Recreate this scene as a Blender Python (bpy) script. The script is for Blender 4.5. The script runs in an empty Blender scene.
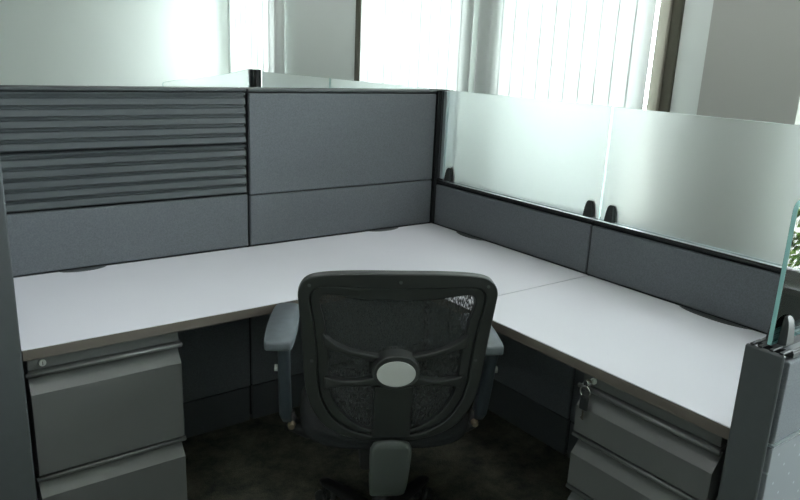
import bpy, bmesh, math, random
from mathutils import Vector, Matrix
random.seed(7)
C = bpy.context.scene.collection
R = math.radians

# ------------------------------------------------------------------ materials
def new_mat(name):
    m = bpy.data.materials.new(name); m.use_nodes = True
    nt = m.node_tree
    return m, nt, nt.nodes['Principled BSDF']

def lin(c):
    def f(v):
        v /= 255.0
        return v / 12.92 if v <= .04045 else ((v + .055) / 1.055) ** 2.4
    return (f(c[0]), f(c[1]), f(c[2]), 1)

def mat(name, rgb, rough=.5, metal=0.0, spec=.5, var=0.0, vscale=30, bump=0.0, bscale=200, stretch=None, coat=0.0):
    m, nt, b = new_mat(name)
    N, L = nt.nodes, nt.links
    col = lin(rgb)
    b.inputs['Base Color'].default_value = col
    b.inputs['Roughness'].default_value = rough
    b.inputs['Metallic'].default_value = metal
    b.inputs['Specular IOR Level'].default_value = spec
    b.inputs['Coat Weight'].default_value = coat
    tc = N.new('ShaderNodeTexCoord'); src = tc.outputs['Object']
    if stretch:
        mp = N.new('ShaderNodeMapping'); mp.inputs['Scale'].default_value = stretch
        L.new(src, mp.inputs['Vector']); src = mp.outputs['Vector']
    if var:
        n = N.new('ShaderNodeTexNoise'); n.inputs['Scale'].default_value = vscale; n.inputs['Detail'].default_value = 5
        L.new(src, n.inputs['Vector'])
        r = N.new('ShaderNodeValToRGB')
        r.color_ramp.elements[0].position = .3; r.color_ramp.elements[1].position = .7
        r.color_ramp.elements[0].color = tuple(c * (1 - var) for c in col[:3]) + (1,)
        r.color_ramp.elements[1].color = tuple(min(1, c * (1 + var)) for c in col[:3]) + (1,)
        L.new(n.outputs['Fac'], r.inputs['Fac']); L.new(r.outputs['Color'], b.inputs['Base Color'])
    if bump:
        n2 = N.new('ShaderNodeTexNoise'); n2.inputs['Scale'].default_value = bscale; n2.inputs['Detail'].default_value = 3
        L.new(src, n2.inputs['Vector'])
        bp = N.new('ShaderNodeBump'); bp.inputs['Strength'].default_value = bump; bp.inputs['Distance'].default_value = .002
        L.new(n2.outputs['Fac'], bp.inputs['Height']); L.new(bp.outputs['Normal'], b.inputs['Normal'])
    return m

M = {}
M['fabric'] = mat('panel_fabric', (100, 104, 108), .9, spec=.2, var=.16, vscale=260, bump=.35, bscale=500)
M['core'] = mat('panel_core', (26, 29, 31), .6, spec=.3)
M['slat'] = mat('slat_paint', (67, 73, 76), .42, spec=.5, var=.04, vscale=6, stretch=(1, 20, 20))
M['trim'] = mat('trim_paint', (72, 76, 78), .45, spec=.4, var=.03, vscale=40)
M['trim_dark'] = mat('trim_dark', (32, 35, 36), .55, spec=.4)
M['alu'] = mat('brushed_aluminium', (205, 212, 214), .3, metal=.85, var=.05, vscale=60, stretch=(1, 1, .02))
M['laminate'] = mat('white_laminate', (221, 221, 228), .42, spec=.45, var=.012, vscale=4)
M['edge'] = mat('desk_edge_band', (98, 92, 85), .55, spec=.3, var=.05, vscale=20)
M['steel'] = mat('pedestal_paint', (92, 94, 93), .38, metal=.1, spec=.7, var=.02, vscale=8, bump=.05, bscale=600)
M['chair'] = mat('chair_plastic', (41, 44, 43), .42, spec=.5, bump=.08, bscale=700)
M['chair_grey'] = mat('chair_support_paint', (72, 77, 75), .45, spec=.5)
M['arm'] = mat('arm_pad_urethane', (94, 101, 106), .45, spec=.5, var=.10, vscale=45)
M['arm_post'] = mat('arm_post_plastic', (58, 66, 72), .3, spec=.6)
M['badge'] = mat('badge_silver', (190, 192, 190), .5, metal=.25)
M['chrome'] = mat('chrome', (215, 215, 212), .15, metal=1)
M['brass'] = mat('tan_bolt', (120, 108, 90), .5, metal=.3)
M['rubber'] = mat('black_rubber', (24, 25, 26), .6)
M['seat'] = mat('seat_fabric', (40, 42, 43), .95, spec=.2, var=.2, vscale=300, bump=.3, bscale=400)
M['wall'] = mat('wall_paint', (218, 224, 220), .85, spec=.2, var=.012, vscale=2, bump=.05, bscale=120)
M['pier'] = mat('pier_paint', (172, 173, 167), .85, spec=.2, var=.012, vscale=2)
M['ceil'] = mat('ceiling_tile', (225, 225, 220), .9, spec=.1, var=.03, vscale=60)
M['bronze'] = mat('bronze_frame', (76, 74, 62), .5, metal=.2)
M['beige'] = mat('beige_jamb', (150, 146, 134), .6)
M['lockface'] = mat('lock_face', (200, 204, 200), .3, metal=.5)
M['pave'] = mat('pale_paving', (200, 198, 190), .9, var=.06, vscale=6)
M['sillm'] = mat('white_sill', (235, 236, 232), .5)

def carpet():
    m, nt, b = new_mat('carpet')
    N, L = nt.nodes, nt.links
    tc = N.new('ShaderNodeTexCoord')
    a = N.new('ShaderNodeTexNoise'); a.inputs['Scale'].default_value = 9; a.inputs['Detail'].default_value = 8; a.inputs['Roughness'].default_value = .75
    c = N.new('ShaderNodeTexNoise'); c.inputs['Scale'].default_value = 260; c.inputs['Detail'].default_value = 2
    L.new(tc.outputs['Object'], a.inputs['Vector']); L.new(tc.outputs['Object'], c.inputs['Vector'])
    r = N.new('ShaderNodeValToRGB')
    e = r.color_ramp.elements
    e[0].position = .36; e[0].color = lin((62, 65, 62)); e[1].position = .68; e[1].color = lin((116, 116, 100))
    L.new(a.outputs['Fac'], r.inputs['Fac'])
    mx = N.new('ShaderNodeMixRGB'); mx.blend_type = 'MULTIPLY'; mx.inputs['Fac'].default_value = .6
    r2 = N.new('ShaderNodeValToRGB'); r2.color_ramp.elements[0].position = .35; r2.color_ramp.elements[0].color = (.4, .4, .4, 1); r2.color_ramp.elements[1].position = .62
    L.new(c.outputs['Fac'], r2.inputs['Fac'])
    L.new(r.outputs['Color'], mx.inputs['Color1']); L.new(r2.outputs['Color'], mx.inputs['Color2'])
    L.new(mx.outputs['Color'], b.inputs['Base Color'])
    b.inputs['Roughness'].default_value = 1; b.inputs['Specular IOR Level'].default_value = .1
    bp = N.new('ShaderNodeBump'); bp.inputs['Strength'].default_value = .6; bp.inputs['Distance'].default_value = .004
    L.new(c.outputs['Fac'], bp.inputs['Height']); L.new(bp.outputs['Normal'], b.inputs['Normal'])
    return m
M['carpet'] = carpet()

def dotted():
    m, nt, b = new_mat('dimpled_panel_fabric')
    N, L = nt.nodes, nt.links
    tc = N.new('ShaderNodeTexCoord')
    mp = N.new('ShaderNodeMapping'); mp.inputs['Rotation'].default_value = (0, R(45), 0); mp.inputs['Scale'].default_value = (21, 0, 21)
    L.new(tc.outputs['Object'], mp.inputs['Vector'])
    v = N.new('ShaderNodeTexVoronoi'); v.inputs['Scale'].default_value = 1; v.inputs['Randomness'].default_value = 0
    L.new(mp.outputs['Vector'], v.inputs['Vector'])
    r = N.new('ShaderNodeValToRGB'); e = r.color_ramp.elements
    e[0].position = .035; e[0].color = lin((138, 144, 147)); e[1].position = .085; e[1].color = lin((108, 112, 116))
    L.new(v.outputs['Distance'], r.inputs['Fac']); L.new(r.outputs['Color'], b.inputs['Base Color'])
    b.inputs['Roughness'].default_value = .7
    return m
M['dots'] = dotted()

def frosted():
    m, nt, b = new_mat('frosted_glass')
    b.inputs['Base Color'].default_value = (.95, .985, .976, 1)
    b.inputs['Roughness'].default_value = .30
    b.inputs['IOR'].default_value = 1.45
    b.inputs['Transmission Weight'].default_value = 1
    b.inputs['Specular IOR Level'].default_value = .4
    return m
M['frost'] = frosted()

def clear(name, tint, ior=1.5):
    m, nt, b = new_mat(name)
    N, L = nt.nodes, nt.links
    N.remove(b)
    out = N['Material Output']
    tr = N.new('ShaderNodeBsdfTransparent'); tr.inputs['Color'].default_value = tint
    gl = N.new('ShaderNodeBsdfGlossy'); gl.inputs['Roughness'].default_value = .0
    fr = N.new('ShaderNodeFresnel'); fr.inputs['IOR'].default_value = ior
    mx = N.new('ShaderNodeMixShader')
    L.new(fr.outputs['Fac'], mx.inputs['Fac']); L.new(tr.outputs['BSDF'], mx.inputs[1]); L.new(gl.outputs['BSDF'], mx.inputs[2])
    L.new(mx.outputs['Shader'], out.inputs['Surface'])
    return m
M['clear'] = clear('clear_glass', (.80, .955, .94, 1))
M['pane'] = clear('window_glass', (.95, .98, .97, 1), 1.3)
def edge_glass():
    m, nt, b = new_mat('glass_edge')
    b.inputs['Base Color'].default_value = lin((176, 232, 230))
    b.inputs['Roughness'].default_value = .15
    b.inputs['Transmission Weight'].default_value = .3
    return m
M['gedge'] = edge_glass()
M['fedge'] = mat('frosted_glass_edge', (196, 224, 222), .2, spec=.6)

def vane():
    m, nt, b = new_mat('blind_vane_fabric')
    N, L = nt.nodes, nt.links
    out = N['Material Output']
    b.inputs['Base Color'].default_value = lin((232, 235, 232)); b.inputs['Roughness'].default_value = .7
    t = N.new('ShaderNodeBsdfTranslucent'); t.inputs['Color'].default_value = (.85, .865, .86, 1)
    mx = N.new('ShaderNodeMixShader'); mx.inputs['Fac'].default_value = .43
    L.new(b.outputs['BSDF'], mx.inputs[1]); L.new(t.outputs['BSDF'], mx.inputs[2]); L.new(mx.outputs['Shader'], out.inputs['Surface'])
    return m
M['vane'] = vane()

def mesh_fabric():
    m, nt, b = new_mat('chair_mesh')
    N, L = nt.nodes, nt.links
    out = N['Material Output']
    b.inputs['Base Color'].default_value = lin((58, 61, 61)); b.inputs['Roughness'].default_value = .6; b.inputs['Specular IOR Level'].default_value = .4
    tc = N.new('ShaderNodeTexCoord')
    mp = N.new('ShaderNodeMapping'); mp.inputs['Scale'].default_value = (1, 0, .16)
    L.new(tc.outputs['Object'], mp.inputs['Vector'])
    n = N.new('ShaderNodeTexNoise'); n.inputs['Scale'].default_value = 520; n.inputs['Detail'].default_value = 2
    L.new(mp.outputs['Vector'], n.inputs['Vector'])
    r = N.new('ShaderNodeValToRGB'); e = r.color_ramp.elements
    e[0].position = .40; e[0].color = (0.38, 0.38, 0.38, 1); e[1].position = .54; e[1].color = (1, 1, 1, 1)
    L.new(n.outputs['Fac'], r.inputs['Fac'])
    t = N.new('ShaderNodeBsdfTransparent')
    mx = N.new('ShaderNodeMixShader')
    L.new(r.outputs['Color'], mx.inputs['Fac']); L.new(t.outputs['BSDF'], mx.inputs[1]); L.new(b.outputs['BSDF'], mx.inputs[2])
    L.new(mx.outputs['Shader'], out.inputs['Surface'])
    return m
M['mesh'] = mesh_fabric()

def leafm():
    m, nt, b = new_mat('hedge_leaf')
    N, L = nt.nodes, nt.links
    tc = N.new('ShaderNodeTexCoord')
    n = N.new('ShaderNodeTexNoise'); n.inputs['Scale'].default_value = 12
    L.new(tc.outputs['Object'], n.inputs['Vector'])
    r = N.new('ShaderNodeValToRGB'); e = r.color_ramp.elements
    e[0].position = .35; e[0].color = lin((62, 98, 48)); e[1].position = .65; e[1].color = lin((150, 178, 92))
    L.new(n.outputs['Fac'], r.inputs['Fac']); L.new(r.outputs['Color'], b.inputs['Base Color'])
    return m
M['leaf'] = leafm()

# ------------------------------------------------------------------ mesh helpers
def box(bm, lo, hi, mi=0, mtx=None):
    x0, y0, z0 = lo; x1, y1, z1 = hi
    v = [bm.verts.new(p) for p in ((x0,y0,z0),(x1,y0,z0),(x1,y1,z0),(x0,y1,z0),(x0,y0,z1),(x1,y0,z1),(x1,y1,z1),(x0,y1,z1))]
    if mtx:
        for q in v: q.co = mtx @ q.co
    for f in ((3,2,1,0),(4,5,6,7),(0,1,5,4),(1,2,6,5),(2,3,7,6),(3,0,4,7)):
        fc = bm.faces.new([v[i] for i in f]); fc.material_index = mi
    return v

def prism(bm, pts, axis, a, b, mi=0):
    """extrude a 2-D polygon along an axis; pts are the other two coordinates in xyz order"""
    def P(u, w, t):
        return {'x': (t, u, w), 'y': (u, t, w), 'z': (u, w, t)}[axis]
    A = [bm.verts.new(P(u, w, a)) for u, w in pts]; B = [bm.verts.new(P(u, w, b)) for u, w in pts]
    n = len(pts)
    fs = [bm.faces.new(A), bm.faces.new(B)]
    for i in range(n):
        fs.append(bm.faces.new((A[i], A[(i+1) % n], B[(i+1) % n], B[i])))
    for f in fs: f.material_index = mi
    return fs

def tube(bm, pts, rad, seg=10, mi=0, cap=True, flat=1.0):
    pts = [Vector(p) for p in pts]
    rads = rad if isinstance(rad, (list, tuple)) else [rad] * len(pts)
    rings = []
    prev = None
    for i, p in enumerate(pts):
        d = (pts[min(i+1, len(pts)-1)] - pts[max(i-1, 0)]).normalized()
        if prev is None:
            up = Vector((0, 0, 1)) if abs(d.z) < .9 else Vector((1, 0, 0))
            s = d.cross(up).normalized()
        else:
            s = (prev - d * prev.dot(d)).normalized()
        prev = s
        u = s.cross(d).normalized()
        rings.append([bm.verts.new(p + (s * math.cos(a) + u * flat * math.sin(a)) * rads[i]) for a in [2*math.pi*k/seg for k in range(seg)]])
    for A, B in zip(rings, rings[1:]):
        for k in range(seg):
            f = bm.faces.new((A[k], A[(k+1) % seg], B[(k+1) % seg], B[k])); f.material_index = mi; f.smooth = True
    if cap:
        for rg in (rings[0], rings[-1]):
            f = bm.faces.new(rg); f.material_index = mi

def ring(bm, center, rad, thick, axis='y', seg=20, ts=6):
    c = Vector(center); grid = []
    for i in range(seg):
        a = 2*math.pi*i/seg; row = []
        for j in range(ts):
            b = 2*math.pi*j/ts
            r = rad + thick*math.cos(b); h = thick*math.sin(b)
            q = {'y': (r*math.cos(a), h, r*math.sin(a)), 'x': (h, r*math.cos(a), r*math.sin(a)), 'z': (r*math.cos(a), r*math.sin(a), h)}[axis]
            row.append(bm.verts.new(c + Vector(q)))
        grid.append(row)
    for i in range(seg):
        for j in range(ts):
            f = bm.faces.new((grid[i][j], grid[(i+1)%seg][j], grid[(i+1)%seg][(j+1)%ts], grid[i][(j+1)%ts])); f.smooth = True

def obj(name, bm, mats, parent=None, bevel=0.0, segs=2, smooth=False, label=None, subsurf=0):
    bmesh.ops.recalc_face_normals(bm, faces=bm.faces[:])
    me = bpy.data.meshes.new(name)
    if smooth:
        for f in bm.faces: f.smooth = True
    bm.to_mesh(me); bm.free()
    o = bpy.data.objects.new(name, me); C.objects.link(o)
    for m in (mats if isinstance(mats, (list, tuple)) else [mats]): me.materials.append(M[m])
    if parent: o.parent = parent
    if bevel:
        b = o.modifiers.new('bevel', 'BEVEL'); b.width = bevel; b.segments = segs; b.limit_method = 'ANGLE'; b.angle_limit = R(35)
        for p in me.polygons: p.use_smooth = True
        w = o.modifiers.new('wn', 'WEIGHTED_NORMAL'); w.keep_sharp = True
    if subsurf:
        s = o.modifiers.new('sub', 'SUBSURF'); s.levels = subsurf; s.render_levels = subsurf
    if label: o['label'] = label
    return o

def bobj(name, lo, hi, m, parent=None, bevel=0.0, label=None):
    bm = bmesh.new(); box(bm, lo, hi)
    return obj(name, bm, m, parent, bevel, label=label)

def tag(o, label, cat, group=None, kind=None):
    o['label'] = label; o['category'] = cat
    if group: o['group'] = group
    if kind: o['kind'] = kind
    return o

def thing(name, label, cat, loc=(0, 0, 0), rz=0, group=None):
    o = bpy.data.objects.new(name, None); o.empty_display_size = .1; C.objects.link(o)
    o.location = loc; o.rotation_euler = (0, 0, rz)
    return tag(o, label, cat, group)

def struct(name, bm, m, parent=None, bevel=0):
    o = obj(name, bm, m, parent, bevel)
    if not parent: o['kind'] = 'structure'
    return o

def copy_tree(o, parent=None):
    c = o.copy(); C.objects.link(c)
    if parent: c.parent = parent
    for ch in list(o.children): copy_tree(ch, c)
    return c

# ------------------------------------------------------------------ room shell
WX, YF, XL, YB, H = 1.2, 5.02, -4.6, -5.0, 2.75
T = .25
def sbox(name, lo, hi, m):
    bm = bmesh.new(); box(bm, lo, hi); return struct(name, bm, m)
sbox('floor', (XL - T, YB - T, -.1), (WX + T, YF + T, 0), 'carpet')
sbox('ceiling', (XL - T, YB - T, H), (WX + T, YF + T, H + .1), 'ceil')
sbox('wall_far', (XL - T, YF, 0), (WX + T, YF + T, H), 'wall')
sbox('wall_left', (XL - T, YB, 0), (XL, YF, H), 'wall')
sbox('wall_rear', (XL - T, YB - T, 0), (WX + T, YB, H), 'wall')
SILL, HEAD = .55, 2.45
# openings in the right-hand (window) wall
OP = [(3.78, 4.93), (-.225, 2.47), (-3.9, -.985)]
bm = bmesh.new()
box(bm, (WX, YB, 0), (WX + T, YF, SILL)); box(bm, (WX, YB, HEAD), (WX + T, YF, H))
edges = [YB] + sorted(v for o in OP for v in o) + [YF]
for i in range(0, len(edges), 2): box(bm, (WX, edges[i], SILL), (WX + T, edges[i+1], HEAD))
struct('wall_right', bm, 'wall')
bm = bmesh.new(); box(bm, (WX - .07, -.98, 0), (WX - .0005, -.53, H)); struct('trim_1', bm, 'pier')
def baseboard(name, lo, hi): sbox(name, lo, hi, 'trim_dark')
baseboard('baseboard_right', (WX - .012, -.42, 0), (WX - .0005, YF - .001, .1))
baseboard('baseboard_far', (XL + .001, YF - .012, 0), (WX - .02, YF - .0005, .1))

def window(n, y0, y1, mull=(), frame='bronze'):
    bm = bmesh.new()
    fx0, fx1, w = WX + .06, WX + .12, .05
    box(bm, (fx0, y0, SILL), (fx1, y1, SILL + w)); box(bm, (fx0, y0, HEAD - w), (fx1, y1, HEAD))
    box(bm, (fx0, y0, SILL + w), (fx1, y0 + w, HEAD - w)); box(bm, (fx0, y1 - w, SILL + w), (fx1, y1, HEAD - w))
    for a, b in mull: box(bm, (fx0, a, SILL + w), (fx1, b, HEAD - w))
    o = obj('window_%d' % n, bm, frame, bevel=.003); o['kind'] = 'structure'
    bm = bmesh.new(); box(bm, (WX + .085, y0 + .03, SILL + .03), (WX + .091, y1 - .03, HEAD - .03)); obj('window_glass', bm, 'pane', o)
    bm = bmesh.new(); box(bm, (WX - .05, y0 - .02, SILL - .03), (WX + .06, y1 + .02, SILL - .0005)); obj('window_sill', bm, 'sillm', o, bevel=.004)
    return o
window(1, *OP[0], frame='beige')
w2 = window(2, *OP[1], mull=[(.93, 1.10)])
bm = bmesh.new(); box(bm, (WX - .045, .80, SILL + .001), (WX + .059, 1.14, HEAD - .001)); obj('window_mullion', bm, 'wall', w2, .002)
bm = bmesh.new()
box(bm, (WX - .02, 2.43, SILL), (WX - .0005, 2.505, HEAD + .03)); obj('window_jamb', bm, 'bronze', w2, .003)
bm = bmesh.new(); box(bm, (WX - .02, -.345, SILL), (WX - .0005, -.290, HEAD + .03)); obj('window_jamb', bm, 'bronze', w2, .003)
bm = bmesh.new(); box(bm, (WX - .035, -.290, SILL), (WX - .0005, -.228, HEAD + .03)); obj('window_jamb', bm, 'beige', w2, .006, label='pale beige jamb strip')
window(3, *OP[2], mull=[(-2.45, -2.40)], frame='sillm')

# ------------------------------------------------------------------ vertical blinds
def blind(label, y0, y1, pitch, width, ang, xc):
    t = thing('vertical_blind', label, 'blind', (xc, (y0 + y1) / 2, 0), 0, 'vertical blinds on the window wall')
    L_ = (y1 - y0) / 2
    bobj('headrail', (-.03, -L_, HEAD - .045), (.03, L_, HEAD + .005), 'sillm', t, .004)
    n = int(round((y1 - y0) / pitch)); first = None
    for i in range(n):
        y = -L_ + pitch * (i + .5)
        a = ang(i, n) if callable(ang) else ang
        if first is None:
            bm = bmesh.new(); K = 8; rows = []
            for z in (SILL + .03, HEAD - .05):
                for off in (0, .0012):
                    rows.append([bm.verts.new((.009 * (1 - (2*k/K - 1) ** 2) + off, width * (k/K - .5), z)) for k in range(K + 1)])
            for k in range(K):
                for A, B in ((rows[0], rows[2]), (rows[1], rows[3]), (rows[0], rows[1]), (rows[2], rows[3])):
                    bm.faces.new((A[k], A[k+1], B[k+1], B[k]))
            for k in (0, K): bm.faces.new((rows[0][k], rows[1][k], rows[3][k], rows[2][k]))
            o = obj('vane', bm, 'vane', t, smooth=True); first = o
        else:
            o = first.copy(); C.objects.link(o); o.parent = t
        o.location = (0, y, 0); o.rotation_euler = (0, 0, a)
    return t
blind('narrow white vertical blind by the far white wall, vanes turned half open', 3.58, 4.69, .124, .130, R(17), WX - .1)
blind('white vertical blind left of the centre gap, behind the tall grey partition', 1.045, 2.30, .104, .111, R(3), WX - .1)
blind('wide white vertical blind right of the centre gap, above the frosted screens', -.252, .985, .103, .110, R(3), WX - .1)

blind('drawn-back stack of white blind vanes at the far right edge', -1.28, -1.055, .022, .127, R(72), WX - .085)
# ------------------------------------------------------------------ outdoors
bm = bmesh.new(); box(bm, (WX + T, -14, -.12), (30, 14, -.02)); o = obj('ground_outside', bm, 'pave'); o['kind'] = 'structure'
def hedge(label, x0, x1, y0, y1, h):
    t = thing('hedge', label, 'hedge', ((x0+x1)/2, (y0+y1)/2, -.02), 0, 'clipped hedges outside the window')
    hx, hy = (x1-x0)/2, (y1-y0)/2
    for k in range(7):
        bm = bmesh.new(); y = -hy + (k + .5) * 2*hy/7
        tube(bm, [(0, y, 0), (.02, y + .02, h*.5), (0, y, h*.8)], [.015, .012, .006], 6)
        obj('stem', bm, 'bronze', t)
    bm = bmesh.new()
    for k in range(5200):
        s = random.random()
        x, y, z = random.uniform(-hx, hx), random.uniform(-hy, hy), random.uniform(.04, h)
        if s < .6: x = -hx + abs(random.gauss(0, .04))
        elif s < .85: z = h - abs(random.gauss(0, .03))
        z += .03*math.sin(y*9)+.02*math.sin(y*23)
        c = Vector((x, y, max(z, .03)))
        d = Vector((random.gauss(0, 1), random.gauss(0, 1), random.gauss(.4, 1))).normalized()
        u = d.orthogonal().normalized(); w = d.cross(u)
        l, b = random.uniform(.02, .04), random.uniform(.010, .018)
        bm.faces.new([bm.verts.new(c + q) for q in (-u*l, w*b, u*l, -w*b)])
    obj('foliage', bm, 'leaf', t)
hedge('clipped green hedge reflected in the clear glass screen at right', 2.0, 2.6, -4.3, -1.3, .78)

# ------------------------------------------------------------------ partitions
TH, H1, H2 = .08, 1.322, .94
def fab(lo, hi, parent, name='fabric_tile', m='fabric', label=None):
    return bobj(name, lo, hi, m, parent, .005, label)

def slat_tile(x0, x1, z0, z1, n, parent):
    p = (z1 - z0 - .012) / n
    pts = [(.016, z0)]
    z = z0 + .004
    for i in range(n):
        pts += [(.013, z), (-.001, z + .001), (-.004, z + .003), (.0005, z + p*.60), (.0025, z + p*.66), (.004, z + p*.69), (.0125, z + p*.72)]
        z += p
    pts += [(.013, z), (-.002, z + .001), (-.003, z + .006), (.001, z1), (.016, z1)]
    bm = bmesh.new(); prism(bm, pts, 'x', x0, x1)
    return obj('slat_tile', bm, 'slat', parent)

# back partition, left section (slatwall)
def panel_core_x(t, x0, x1, y0, h):
    bobj('frame', (x0, y0 + .0165, .02), (x1, y0 + TH - .0165, h - .012), 'core', t)
def base_x(t, x0, x1, y0): bobj('base_cover', (x0, y0 + .006, 0.001), (x1, y0 + TH - .006, .15), 'trim', t, .003)

def back_panel(label, x0, x1, slats):
    t = thing('partition_panel', label, 'partition', ((x0+x1)/2, .04, 0))
    cx = (x0+x1)/2; a, b = x0 - cx, x1 - cx; y = -.04
    panel_core_x(t, a, b, y, H1)
    base_x(t, a + .004, b - .004, y)
    fab((a + .002, y, .156), (b - .002, y + .016, .734), t)
    def f(z0, z1): fab((a + .004, y, z0), (b - .0015, y + .016, z1), t)
    if slats:
        f(.738, .937)
        for z0, z1 in ((.941, 1.121), (1.125, 1.307)):
            s = slat_tile(a + .0015, b - .007, z0, z1, 5, t); s.location = (0, y, 0)
    else:
        f(.738, .930); f(.934, 1.305)
    fab((a + .005, y + TH - .016, .156), (b - .005, y + TH, 1.305), t)
    bobj('top_cap', (a, y + .001, H1 - .012), (b, y + TH - .001, H1), 'trim', t, .004)
    return t
back_panel('tall dark slatwall partition with horizontal grooves behind the left worktop', -1.764, -.8885, True)
back_panel('tall plain grey fabric partition behind the worktop corner', -.8845, -.008, False)

# corner post with bright strip
t = thing('partition_post', 'slim dark corner post with bright metal strip between fabric partition and frosted screen', 'post', (.04, .03, 0))
bobj('post', (-.036, -.040, 0.001), (.038, .048, H1), 'trim_dark', t, .004)
bobj('channel', (-.030, -.058, H2 + .002), (.03, -.0405, H1 - .002), 'trim', t, .002)
bobj('metal_strip', (-.033, -.080, H2 + .002), (.03, -.0585, H1 - .002), 'alu', t, .003, 'bright metal strip')
bobj('seam_filler', (-.045, -.034, .74), (-.0365, -.032, H1 - .004), 'trim_dark', t)

def spine_panel(label, y0, y1, seam=True, far=False):
    cy = (y0+y1)/2; a, b = y0 - cy, y1 - cy
    t = thing('partition_panel', label, 'partition', (.04, cy, 0)); x = -.04
    bobj('frame', (x + .0165, a, .02), (x + TH - .0165, b, H2 - .018), 'core', t)
    bobj('base_cover', (x + .006, a + .004, .001), (x + TH - .006, b - .004, .15), 'trim', t, .003)
    fab((x, a + .002, .156), (x + .016, b - .002, .732), t)
    fab((x, a + .002, .737), (x + .016, b - .002, .914), t)
    fab((x + TH - .016, a + .005, .156), (x + TH, b - .005, .914), t)
    bm = bmesh.new()                                   # grooved top rail
    box(bm, (x + .002, a, H2 - .017), (x + TH - .006, b, H2 - .0125))
    for q in (.004, .068): box(bm, (x + q, a, H2 - .013), (x + q + .006, b, H2 - .007))
    obj('top_rail', bm, 'trim_dark', t, .001)
    bm = bmesh.new(); box(bm, (x + .016, a, H2 - .012), (x + .030, b, H2 - .0085)); box(bm, (x + .038, a, H2 - .012), (x + .048, b, H2 - .006)); obj('rail_insert', bm, 'alu', t, label='bright metal rail insert')
    return t
spine_panel('low grey fabric partition under the frosted screen nearest the corner post', -.8755, -.014)
spine_panel('low grey fabric partition under the frosted screen at the right', -1.770, -.8795)
spine_panel('low partition of the neighbouring cubicle just past the corner post', .083, .93)
spine_panel('low partition of the neighbouring cubicle next to its far post', .94, 1.775)

def clamp(bm, c, axis):
    """tapered plastic clamp gripping the glass: two rounded cheeks"""
    cx, cy, z = c
    for s in (-1, 1):
        prev = None
        for zz, hw, th in ((0, .0215, .020), (.004, .0225, .0205), (.03, .0185, .0185), (.046, .0155, .0155), (.053, .0125, .012), (.056, .008, .009)):
            prof = [(-hw, .0055), (-hw, .55*th), (-.7*hw, th), (.7*hw, th), (hw, .55*th), (hw, .0055)]
            rg = [bm.verts.new((cx + w*s, cy + u, z + zz) if axis == 'y' else (cx + u, cy + w*s, z + zz)) for u, w in prof]
            if prev:
                for k in range(6): bm.faces.new((prev[k], prev[(k+1) % 6], rg[(k+1) % 6], rg[k]))
            else: bm.faces.new(rg)
            prev = rg
        bm.faces.new(prev)

def glass_slab(name, pts, axis, a, b, face, parent, edge='gedge'):
    """glass sheet from an outline: broad faces one material, edge another"""
    bm = bmesh.new(); fs = prism(bm, pts, axis, a, b)
    for f in fs[2:]: f.material_index = 1
    return obj(name, bm, [face, edge], parent, .0008, 1)

def rounded(u0, u1, w0, w1, r, corners=(1, 1)):
    pts = [(u0, w0), (u1, w0)]
    for (cu, s, on) in ((u1, -1, corners[1]), (u0, 1, corners[0])):
        if not on: pts.append((cu, w1)); continue
        cc = (cu + s*r, w1 - r)
        for k in range(7):
            a = math.pi/2 * k/6
            q = (cc[0] - s*r*math.cos(a), cc[1] + r*math.sin(a))
            pts.append(q) if s < 0 else None
        if s > 0:
            for k in range(7):
                a = math.pi/2 * (1 - k/6)
                pts.append((cc[0] - s*r*math.cos(a), cc[1] + r*math.sin(a)))
    return pts

def screen_y(label, y0, y1, cl, r=.004):
    cy = (y0+y1)/2
    t = thing('glass_screen', label, 'glass screen', (.018, cy, H2 - .007))
    z0, z1 = .007, H1 + .002 - H2 + .007
    glass_slab('glass', rounded(y0 - cy, y1 - cy, z0 + .001, z1, r), 'x', -.005, .005, 'frost', t, 'fedge')
    for c in cl:
        bm = bmesh.new(); clamp(bm, (0, c - cy, .0075), 'y'); obj('clamp', bm, 'trim_dark', t, .003)
    return t
screen_y('frosted glass screen nearest the corner post, bright window behind it', -.8945, -.056, (-.088, -.853))
screen_y('frosted glass screen at the right, plain wall behind it', -1.768, -.9035, (-.945, -1.70))
screen_y('strip of frosted glass behind the tall partition just past the corner post', .085, .925, (.13, .88))
screen_y('strip of frosted glass behind the tall partition beside the far post', .935, 1.745, (.98, 1.70))
t = thing('partition_post', 'small dark post rising behind the tall partitions between two glass screens', 'post', (-.012, 1.80, 0))
bobj('post', (-.026, -.04, .001), (.026, .04, H1 + .012), 'trim_dark', t, .003)
bobj('channel', (-.008, -.046, .95), (.010, -.0405, H1 + .01), 'trim', t, .001)
bobj('channel', (-.032, -.012, .95), (-.0265, .012, H1 + .01), 'trim', t, .001)
# neighbour's rear panel with the sloping screen
t = thing('partition_panel', 'low partition carrying the sloping glass screen beyond the tall slatwall', 'partition', (-.47, 1.80, 0))
bobj('frame', (-.43, -.023, .02), (.414, .023, H2 - .018), 'core', t)
bobj('base_cover', (-.43, -.034, .001), (.414, .034, .15), 'trim', t, .003)
fab((-.43, -.04, .156), (.414, -.0235, .914), t); fab((-.43, .0235, .156), (.414, .04, .914), t)
bobj('top_rail', (-.43, -.034, H2 - .017), (.414, .034, H2), 'trim_dark', t, .002)
t = thing('glass_screen', 'frosted glass screen with sloping top edge beside the far dark post', 'glass screen', (-.32, 1.80, H2))
pts = [(-.27, .001), (.28, .001), (.28, 1.338 - H2)]
for k in range(1, 9):
    u = k / 9; pts.append((.28 - .54*u, 1.338 - H2 - .080*(1 - (1-u)**1.6)))
pts += [(-.266, .308), (-.27, .300)]
glass_slab('glass', pts, 'y', -.005, .005, 'frost', t, 'fedge')
for c in (-.2, .2):
    bm = bmesh.new(); clamp(bm, (c, 0, .0005), 'x'); obj('clamp', bm, 'trim_dark', t, .003)

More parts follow.
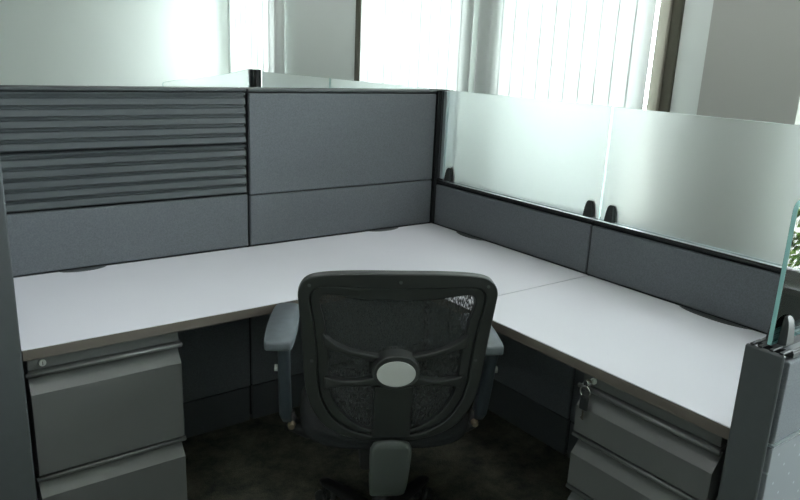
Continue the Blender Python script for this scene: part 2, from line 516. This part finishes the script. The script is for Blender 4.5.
# right wing panel (stub wall at the near end of the right worktop)
t = thing('partition_panel', 'low stub partition with dark end cap at the near right corner', 'partition', (-.275, -1.8175, 0))
X0, X1, Y0, Y1 = -.351, .355, -.038, .0435
bobj('frame', (X0, Y0 + .0165, .02), (X1, Y1 - .0165, H2 - .018), 'core', t)
bobj('end_cap', (X0 - .012, Y0 + .003, .001), (X0, Y1 - .001, H2 - .004), 'trim', t, .005, 'dark end cap')
bm = bmesh.new()
for y in (-.028, -.008, .014, .030): box(bm, (X0 - .009, y - .004, H2 - .004), (X0 + .03, y + .004, H2))
obj('cap_ribs', bm, 'trim_dark', t, .001)
fab((X0 + .012, Y0, .738), (X1, Y0 + .016, H2 - .022), t)
fab((X0 + .012, Y0, .156), (X1, Y0 + .016, .732), t, 'dimpled_tile', 'dots', 'grey tile with pale dimples')
bobj('metal_strip', (X0 + .012, Y0 - .002, .7325), (X1, Y0 + .012, .7375), 'alu', t, 0, 'bright metal seam strip')
fab((X0 + .012, Y1 - .016, .156), (.235, Y1, H2 - .022), t)
bobj('base_cover', (X0 + .004, Y0 + .006, .001), (X1, Y1 - .006, .15), 'trim', t, .003)
bm = bmesh.new()
box(bm, (X0 + .031, Y0 + .004, H2 - .018), (X1, Y1 - .006, H2 - .008))
for q in (.006, .070): box(bm, (X0 + .031, Y0 + q, H2 - .008), (X1, Y0 + q + .006, H2 - .004))
obj('top_rail', bm, 'trim_dark', t, .001)
bobj('rail_insert', (X0 + .031, Y0 + .0125, H2 - .0075), (X1, Y0 + .0255, H2 - .005), 'trim', t)
t = thing('glass_screen', 'clear glass screen with aqua edge at the far right, reflecting greenery', 'glass screen', (-.29, -1.812, H2))
glass_slab('glass', rounded(-.327, .30, .001, .291, .022), 'y', -.0045, .0045, 'clear', t)
for c in (-.285, .2):
    bm = bmesh.new(); clamp(bm, (c, 0, .0005), 'x'); obj('clamp', bm, 'trim_dark', t, .003)

# left wing panel
t = thing('partition_panel', 'tall dark partition end at the far left beside the worktop', 'partition', (-1.81, -.30, 0))
bobj('frame', (-.024, -.32, .02), (.024, .335, H1 - .012), 'core', t)
fab((.0245, -.318, .156), (.0415, .298, H1 - .015), t); fab((-.0415, -.318, .156), (-.0245, .335, H1 - .015), t)
bobj('end_cap', (-.0415, -.332, .001), (.045, -.3205, H1), 'trim', t, .005, 'dark end cap')
bobj('base_cover', (-.034, -.319, .001), (.034, .335, .15), 'trim', t, .003)
bobj('top_cap', (-.04, -.32, H1 - .012), (.04, .335, H1), 'trim', t, .004)

# ------------------------------------------------------------------ worktops
def worktop(label, outline, loc, slots):
    t = thing('worktop', label, 'desk', loc)
    bm = bmesh.new(); prism(bm, outline, 'z', -.003, 0)
    obj('top', bm, 'laminate', t, .0008, 1)
    bm = bmesh.new(); prism(bm, outline, 'z', -.031, -.0035)
    obj('edge_band', bm, 'edge', t, .002, 2, label='brown-grey edge band')
    for (u0, u1, ax) in slots:                      # scalloped cable pass-through covers along the wall edge
        L_ = u1 - u0; pts = []
        for k in range(13):
            q = k / 12; s = math.sin(math.pi * min(1, max(0, q))) ** .6
            pts.append((u0 + L_*q, -.0015 - .030*s))
        bm = bmesh.new()
        if ax == 'x': P = pts
        else: P = [(w, u) for u, w in pts]
        prism(bm, P, 'z', -.002, .0025)
        obj('cable_slot', bm, 'trim', t, .0006, 1, label='dark scalloped cable slot')
    return t
D = .611
worktop('white L-shaped corner worktop along the tall grey partitions', [(-1.762, -.002), (-.002, -.002), (-.002, -.891), (-D, -.891), (-D, -D), (-1.762, -D)], (0, 0, .735),
        [(-1.555, -1.405, 'x'), (-.345, -.185, 'x'), (-.355, -.175, 'y')])
worktop('white straight worktop along the low partition at right', [(-.002, -.8955), (-.002, -1.772), (-D, -1.772), (-D, -.8955)], (0, 0, .735),
        [(-1.49, -1.25, 'y')])

# ------------------------------------------------------------------ drawer pedestals   (local: front faces -Y, x across)
def pedestal(label, loc, rz, w, splits, lockx):
    t = thing('drawer_pedestal', label, 'drawer pedestal', loc, rz)
    h = .703; d = .52
    bm = bmesh.new(); box(bm, (-w/2, .03, .03), (w/2, d, h)); obj('body', bm, 'steel', t, .002)
    bm = bmesh.new(); box(bm, (-w/2, .002, .668), (w/2, .0295, h)); obj('top_rail', bm, 'steel', t, .002)
    bm = bmesh.new(); box(bm, (-w/2 + .02, .05, .001), (w/2 - .02, d - .02, .0295)); obj('plinth', bm, 'rubber', t)
    z1 = .664
    for z0 in splits:
        # front profile (y,z): sloping scoop below a rounded pull lip, then the flat face
        pts = [(.0295, z0 + .010), (-.015, z0 + .010), (-.015, z1 - .056), (.018, z1 - .017), (.018, z1 - .011), (.0295, z1 - .012)]
        bm = bmesh.new(); prism(bm, pts, 'x', -w/2, w/2)
        dr = obj('drawer', bm, 'steel', t)
        bm = bmesh.new()
        tube(bm, [(-w/2 - .006, -.007, z1 - .004), (w/2 + .006, -.007, z1 - .004)], .006, 12)
        box(bm, (-w/2, -.006, z1 - .0095), (w/2, .029, z1 + .001))
        obj('pull_lip', bm, 'steel', dr, 0)
        z1 = z0
    bm = bmesh.new(); tube(bm, [(lockx, .003, .684), (lockx, -.004, .684)], .0085, 20)
    lk = obj('lock', bm, 'lockface', t, .001, label='silver lock')
    bm = bmesh.new(); box(bm, (lockx - .0008, -.0046, .679), (lockx + .0008, -.0041, .689)); obj('keyhole', bm, 'trim_dark', lk)
    return t
pedestal('dark grey two-drawer file pedestal under the left end of the worktop', (-1.562, -.591, 0), 0, .378, [.372, .04], -.155)
pedestal('dark grey drawer pedestal with keys under the right worktop', (-.591, -1.553, 0), R(-90), .376, [.524, .368, .04], -.155)

# keys hanging from the right pedestal's lock  (world: front faces -x)
kx, ky, kz = -.591, -1.553 + .155, .684
t = thing('key_ring', 'small key ring with dark fob hanging from the lock of right pedestal', 'keys', (kx - .004, ky, kz))
bm = bmesh.new()
box(bm, (-.012, -.0012, -.004), (-.001, .0012, .004))
tube(bm, [(-.012, -.004, .0), (-.018, 0, 0), (-.026, .002, 0)], [.008, .0105, .009], 12, flat=1)
obj('key', bm, 'chrome', t, .0006)
bm = bmesh.new(); ring(bm, (-.026, 0, -.022), .0155, .0016, 'x'); obj('ring', bm, 'chrome', t, label='bright wire ring')
bm = bmesh.new(); box(bm, (-.030, -.012, -.072), (-.022, .012, -.034)); obj('fob', bm, 'trim_dark', t, .003, label='dark plastic fob')
bm = bmesh.new(); box(bm, (-.0265, -.003, -.100), (-.0245, .003, -.070)); box(bm, (-.0265, .003, -.098), (-.0245, .0055, -.090)); obj('hanging_key', bm, 'chrome', t, .0004)

# ------------------------------------------------------------------ office chair (local +Y forward)
ch = thing('office_chair', 'black mesh-back office swivel chair pulled up to the worktop corner', 'chair', (-.888, -.909, 0), R(-30.5))
def yb(x, z): return -.19 - .08 * (z - .48) / .47 + .25 * x * x
def cr(P, n, closed=False):
    out = []; N = len(P)
    rng = range(N if closed else N - 1)
    for i in rng:
        g = lambda k: P[k % N] if closed else P[min(max(k, 0), N-1)]
        p0, p1, p2, p3 = g(i-1), g(i), g(i+1), g(i+2)
        for j in range(n):
            t_ = j / n
            out.append(tuple(.5*((2*b) + (c-a)*t_ + (2*a-5*b+4*c-d)*t_**2 + (-a+3*b-3*c+d)*t_**3) for a, b, c, d in zip(p0, p1, p2, p3)))
    if not closed: out.append(P[-1])
    return out
def strip(bm, A, B, y0, y1, closed=False):
    """solid band between two matched outlines in (x,z), y0/y1 offsets from the back surface"""
    n = len(A)
    V = [[bm.verts.new((x, yb(x, z) + yo, z)) for x, z in L_] for L_, yo in ((A, y0), (B, y0), (B, y1), (A, y1))]
    rng = range(n if closed else n - 1)
    for i in rng:
        j = (i + 1) % n
        for a in range(4):
            b = (a + 1) % 4
            bm.faces.new((V[a][i], V[a][j], V[b][j], V[b][i]))
    if not closed:
        for i in (0, n-1): bm.faces.new([V[a][i] for a in range(4)])
oh = [(0,.965),(.10,.964),(.18,.958),(.222,.945),(.241,.915),(.241,.88),(.237,.83),(.231,.745),(.225,.65),(.206,.573),(.165,.515),(.09,.482),(0,.475)]
ih = [(0,.891),(.08,.893),(.14,.901),(.176,.903),(.189,.890),(.188,.868),(.179,.83),(.168,.745),(.164,.65),(.148,.592),(.113,.543),(.06,.511),(0,.506)]
full = lambda h_: h_ + [(-x, z) for x, z in h_[-2:0:-1]]
O_, I_ = cr(full(oh), 5, True), cr(full(ih), 5, True)
mid = [((a[0]*.45 + b[0]*.55), (a[1]*.45 + b[1]*.55)) for a, b in zip(O_, I_)]
bm = bmesh.new()
strip(bm, O_, mid, -.004, .030, True)
strip(bm, mid, I_, .004, .028, True)
for s in (-1, 1):
    up = [(.182, .800), (.155, .775), (.12, .757), (.08, .745), (.035, .737)]; lo = [(.180, .758), (.15, .750), (.115, .739), (.08, .729), (.035, .712)]
    strip(bm, cr([(s*x, z) for x, z in up], 4), cr([(s*x, z) for x, z in lo], 4), -.006, .026)
    up = [(.178, .676), (.15, .668), (.12, .664), (.08, .668), (.035, .684)]; lo = [(.176, .636), (.15, .645), (.115, .650), (.08, .651), (.035, .650)]
    strip(bm, cr([(s*x, z) for x, z in up], 4), cr([(s*x, z) for x, z in lo], 4), -.006, .026)
A = [(-.050, .492 + .16*k/6) for k in range(7)]; B = [(.050, .492 + .16*k/6) for k in range(7)]
strip(bm, A, B, -.012, .024)
back = obj('backrest_frame', bm, 'chair', ch, .0045, 3)
# mesh infill
bm = bmesh.new(); prev = None; cz = .70
G = [((x)*1.02, cz + (z - cz)*1.02) for x, z in I_]
for s in [1, .85, .7, .55, .4, .25, .1]:
    rg = [bm.verts.new((x*s, yb(x*s, cz + (z-cz)*s) + .017, cz + (z-cz)*s)) for x, z in G]
    if prev:
        for k in range(len(rg)): bm.faces.new((prev[k], prev[(k+1) % len(rg)], rg[(k+1) % len(rg)], rg[k]))
    prev = rg
bm.faces.new(prev)
obj('mesh_panel', bm, 'mesh', ch, smooth=True, label='sheer dark mesh')
# hub + badge
def ell(bm, cx, cz_, rx, rz, y0, y1, taper=1.0, seg=40):
    A = [bm.verts.new((cx + rx*math.cos(2*math.pi*k/seg), y0, cz_ + rz*math.sin(2*math.pi*k/seg))) for k in range(seg)]
    B = [bm.verts.new((cx + rx*taper*math.cos(2*math.pi*k/seg), y1, cz_ + rz*taper*math.sin(2*math.pi*k/seg))) for k in range(seg)]
    for k in range(seg): bm.faces.new((A[k], A[(k+1) % seg], B[(k+1) % seg], B[k]))
    bm.faces.new(A); bm.faces.new(B)
yh = yb(0, .69)
bm = bmesh.new(); ell(bm, 0, .703, .064, .050, yh + .022, yh - .034, .93); hub = obj('hub', bm, 'chair', ch, .004, 3)
bm = bmesh.new(); ell(bm, 0, .701, .049, .0345, yh - .0335, yh - .036, .98); obj('badge', bm, 'badge', hub, .001, label='silver oval badge')
for x, z in ((-.215, .93), (.215, .93), (0, .943), (-.208, .722), (.205, .722)):
    bm = bmesh.new(); y = yb(x, z); tube(bm, [(x, y - .0035, z), (x, y - .0058, z)], .0042, 12); obj('screw', bm, 'chair_grey', back)
# support bar from back frame down and under the seat
path = [(-.218, .497), (-.210, .44), (-.198, .38), (-.182, .325), (-.152, .284), (-.09, .276), (.02, .284)]
bm = bmesh.new(); rows = []
for i, (y, z) in enumerate(path):
    a = path[max(i-1, 0)]; b = path[min(i+1, len(path)-1)]
    dy, dz = b[0]-a[0], b[1]-a[1]; l = math.hypot(dy, dz); ny, nz = dz/l, -dy/l
    w = .059 - .0028*i; th = .011
    sec = []
    for k in range(16):
        q = 2*math.pi*k/16
        cu, su = math.cos(q), math.sin(q)
        px = w * math.copysign(abs(cu)**.35, cu); pt = th * math.copysign(abs(su)**.6, su)
        sec.append(bm.verts.new((px, y + ny*pt, z + nz*pt)))
    rows.append(sec)
for A, B in zip(rows, rows[1:]):
    for k in range(16): bm.faces.new((A[k], A[(k+1) % 16], B[(k+1) % 16], B[k]))
bm.faces.new(rows[0]); bm.faces.new(rows[-1])
obj('back_support', bm, 'chair_grey', ch, smooth=True, label='grey curved support bar', subsurf=1)
# seat
bm = bmesh.new()
def sup(w, d0, d1, n=32, e=.6):
    r = []
    for k in range(n):
        a = 2*math.pi*k/n; c, s = math.cos(a), math.sin(a)
        x = w*math.copysign(abs(c)**e, c); y = (d0+d1)/2 + (d1-d0)/2*math.copysign(abs(s)**e, s)
        r.append((x, y))
    return r
prev = None
for z, k in ((.432, .90), (.442, .985), (.455, 1.0), (.470, .985), (.480, .93), (.484, .75), (.482, .4)):
    w = .245*k; m_ = .045; dd = .225*k
    rg = [bm.verts.new((x, y, z)) for x, y in sup(w, .045 - dd, .045 + dd)]
    if prev:
        for i in range(32): bm.faces.new((prev[i], prev[(i+1) % 32], rg[(i+1) % 32], rg[i]))
    else: bm.faces.new(rg)
    prev = rg
bm.faces.new(prev)
obj('seat', bm, 'seat', ch, smooth=True)
bm = bmesh.new(); box(bm, (-.15, -.08, .395), (.15, .20, .4315)); obj('seat_pan', bm, 'rubber', ch, .004)
bm = bmesh.new(); box(bm, (-.07, -.06, .300), (.07, .13, .3945)); obj('tilt_mechanism', bm, 'rubber', ch, .012)
# arms
for s in (-1, 1):
    bm = bmesh.new()
    path = [(-.07, .025), (-.078, .0), (-.07, -.026), ]
    base = [(-.036, -.135), (-.020, -.150), (.020, -.150), (.036, -.137), (.042, -.02), (.040, .08), (.034, .14), (.02, .155), (-.014, .155), (-.030, .142), (-.038, .08), (-.041, -.02)]
    L_ = cr(base, 4, True); rows = []
    for z, k in ((.716, .93), (.719, .985), (.724, 1), (.734, 1), (.739, .975), (.741, .93)):
        rows.append([bm.verts.new((x*k, y*(1 - (1-k)*.4), z)) for x, y in L_])
    for A, B in zip(rows, rows[1:]):
        for k in range(len(A)): bm.faces.new((A[k], A[(k+1) % len(A)], B[(k+1) % len(A)], B[k]))
    bm.faces.new(rows[0]); bm.faces.new(rows[-1])
    pad = obj('arm_pad', bm, 'arm', ch, smooth=True, label='grey arm pad'); pad.location = (.250 if s > 0 else -.291, -.062 if s > 0 else -.005, 0); pad.scale.y = .82 if s > 0 else 1; pad.rotation_euler = (0, 0, R(s*2))
    bm = bmesh.new(); rows = []
    py_ = -.045 if s > 0 else -.005
    for z, x, y, w, d in ((.716, .268 if s > 0 else .287, py_ - .02, .020, .050), (.695, .286, py_ - .025, .017, .040), (.64, .287, py_*.6 - .02, .017, .034), (.55, .286, py_*.3 - .01, .018, .033), (.46, .284, .005, .018, .034), (.44, .278, .01, .016, .032)):
        rows.append([bm.verts.new((s*x + w*math.copysign(abs(math.cos(q))**.6, math.cos(q)), y + d*math.copysign(abs(math.sin(q))**.6, math.sin(q)), z)) for q in [2*math.pi*k/16 for k in range(16)]])
    for A, B in zip(rows, rows[1:]):
        for k in range(16): bm.faces.new((A[k], A[(k+1) % 16], B[(k+1) % 16], B[k]))
    bm.faces.new(rows[0]); bm.faces.new(rows[-1])
    post = obj('arm_post', bm, 'arm_post', ch, smooth=True)
    bm = bmesh.new(); tube(bm, [(s*.300, py_*.5 - .02, .61), (s*.313, py_*.5 - .02, .61)], .010, 14); obj('height_button', bm, 'badge', post, label='pale round button')
    bm = bmesh.new(); tube(bm, [(s*.278, .01, .452), (s*.262, .008, .415), (s*.22, .0, .396), (s*.15, 0, .386)], [.024, .024, .022, .02], 12, flat=.8); br = obj('arm_bracket', bm, 'rubber', ch)
    bm = bmesh.new(); tube(bm, [(s*.266, -.012, .430), (s*.266, -.030, .428)], [.012, .009], 12); obj('bracket_bolt', bm, 'brass', br, .002, label='tan bolt head')
# gas column, base, casters
bm = bmesh.new(); tube(bm, [(0, 0, .10), (0, 0, .22)], .026, 20); tube(bm, [(0, 0, .221), (0, 0, .301)], .015, 16); obj('gas_column', bm, 'rubber', ch)
bm = bmesh.new(); tube(bm, [(0, 0, .075), (0, 0, .085), (0, 0, .115), (0, 0, .12)], [.04, .046, .046, .038], 24); obj('base_hub', bm, 'rubber', ch)
leg0 = None
for k in range(5):
    ang = R(-90 + 72*k)
    if leg0 is None:
        bm = bmesh.new(); rows = []
        for r_, z, w, h_ in ((.04, .098, .026, .018), (.12, .097, .024, .017), (.22, .088, .020, .014), (.275, .080, .019, .012), (.295, .077, .014, .009)):
            rows.append([bm.verts.new((r_, w*math.copysign(abs(math.cos(q))**.6, math.cos(q)), z + h_*math.copysign(abs(math.sin(q))**.6, math.sin(q)))) for q in [2*math.pi*i/14 for i in range(14)]])
        for A, B in zip(rows, rows[1:]):
            for i in range(14): bm.faces.new((A[i], A[(i+1) % 14], B[(i+1) % 14], B[i]))
        bm.faces.new(rows[0]); bm.faces.new(rows[-1])
        lg = leg0 = obj('leg', bm, 'rubber', ch, smooth=True)
        bm = bmesh.new()
        for s in (-1, 1):
            tube(bm, [(.28, s*.008, .0262), (.28, s*.012, .0262), (.28, s*.024, .0262), (.28, s*.027, .0262)], [.020, .0255, .0255, .021], 20)
        tube(bm, [(.28, -.026, .0262), (.28, .026, .0262)], .006, 10); tube(bm, [(.27, 0, .03), (.268, 0, .075)], .006, 10)
        box(bm, (.262, -.007, .03), (.288, .007, .055))
        obj('caster', bm, 'chair', lg)
        lg.rotation_euler = (0, 0, ang)
    else:
        lg = copy_tree(leg0, ch); lg.rotation_euler = (0, 0, ang)

# ------------------------------------------------------------------ ceiling fill panels, added out of view to brighten and balance the room
def emis(name, col, s):
    m = bpy.data.materials.new(name); m.use_nodes = True; nt = m.node_tree; nt.nodes.remove(nt.nodes['Principled BSDF'])
    e = nt.nodes.new('ShaderNodeEmission'); e.inputs['Color'].default_value = col; e.inputs['Strength'].default_value = s
    nt.links.new(e.outputs['Emission'], nt.nodes['Material Output'].inputs['Surface']); return m
M['fill'] = emis('fill_diffuser', (.98, .99, 1, 1), 6.0)
for i, (x, y) in enumerate(((-1.7, -1.35), (-3.4, -3.9), (.35, -.6), (.15, 2.9))):
    t = thing('ceiling_fill', 'added rectangular ceiling fill panel, out of view', 'fill light', (x, y, H), 0, 'added ceiling fill panels')
    bm = bmesh.new()
    for lo, hi in (((-.3, -.6), (.3, -.57)), ((-.3, .57), (.3, .6)), ((-.3, -.57), (-.27, .57)), ((.27, -.57), (.3, .57))): box(bm, (lo[0], lo[1], -.02), (hi[0], hi[1], -.0005))
    obj('frame', bm, 'sillm', t)
    bobj('diffuser', (-.27, -.57, -.012), (.27, .57, -.006), 'fill', t)

# ------------------------------------------------------------------ daylight
w = bpy.data.worlds.new('World'); bpy.context.scene.world = w; w.use_nodes = True
bg = w.node_tree.nodes['Background']
bg.inputs['Color'].default_value = (.90, .96, 1.0, 1); bg.inputs['Strength'].default_value = 22.0
for i, (y0, y1) in enumerate(OP):
    l = bpy.data.lights.new('window_portal', 'AREA'); l.shape = 'RECTANGLE'; l.size = HEAD - SILL; l.size_y = y1 - y0
    l.cycles.is_portal = True
    o = bpy.data.objects.new('window_portal', l); C.objects.link(o); o.location = (WX + .16, (y0+y1)/2, (SILL+HEAD)/2); o.rotation_euler = (0, R(90), 0)

# ------------------------------------------------------------------ camera
cam = bpy.data.cameras.new('Camera'); co = bpy.data.objects.new('Camera', cam); C.objects.link(co)
cam.sensor_width = 36; cam.lens = 36 * 708.7 / 800; cam.clip_start = .05
yw, pt, rl = R(-37.0124), R(-15.4039), R(2.5084)
f = Vector((-math.sin(yw)*math.cos(pt), math.cos(yw)*math.cos(pt), math.sin(pt)))
rt = Vector((math.cos(yw), math.sin(yw), 0)); up = rt.cross(f)
r2 = rt*math.cos(rl) + up*math.sin(rl); u2 = -rt*math.sin(rl) + up*math.cos(rl)
m3 = Matrix((r2, u2, -f)).transposed()
co.matrix_world = Matrix.Translation((-1.9899, -2.4123, 1.4617)) @ m3.to_4x4()
sc = bpy.context.scene
sc.camera = co
sc.view_settings.view_transform = 'Standard'; sc.view_settings.look = 'None'; sc.view_settings.gamma = 1
sc.view_settings.use_curve_mapping = False
sc.view_settings.exposure = 0.0
sc.cycles.max_bounces = 14; sc.cycles.transmission_bounces = 10; sc.cycles.transparent_max_bounces = 16
sc.cycles.use_denoising = True
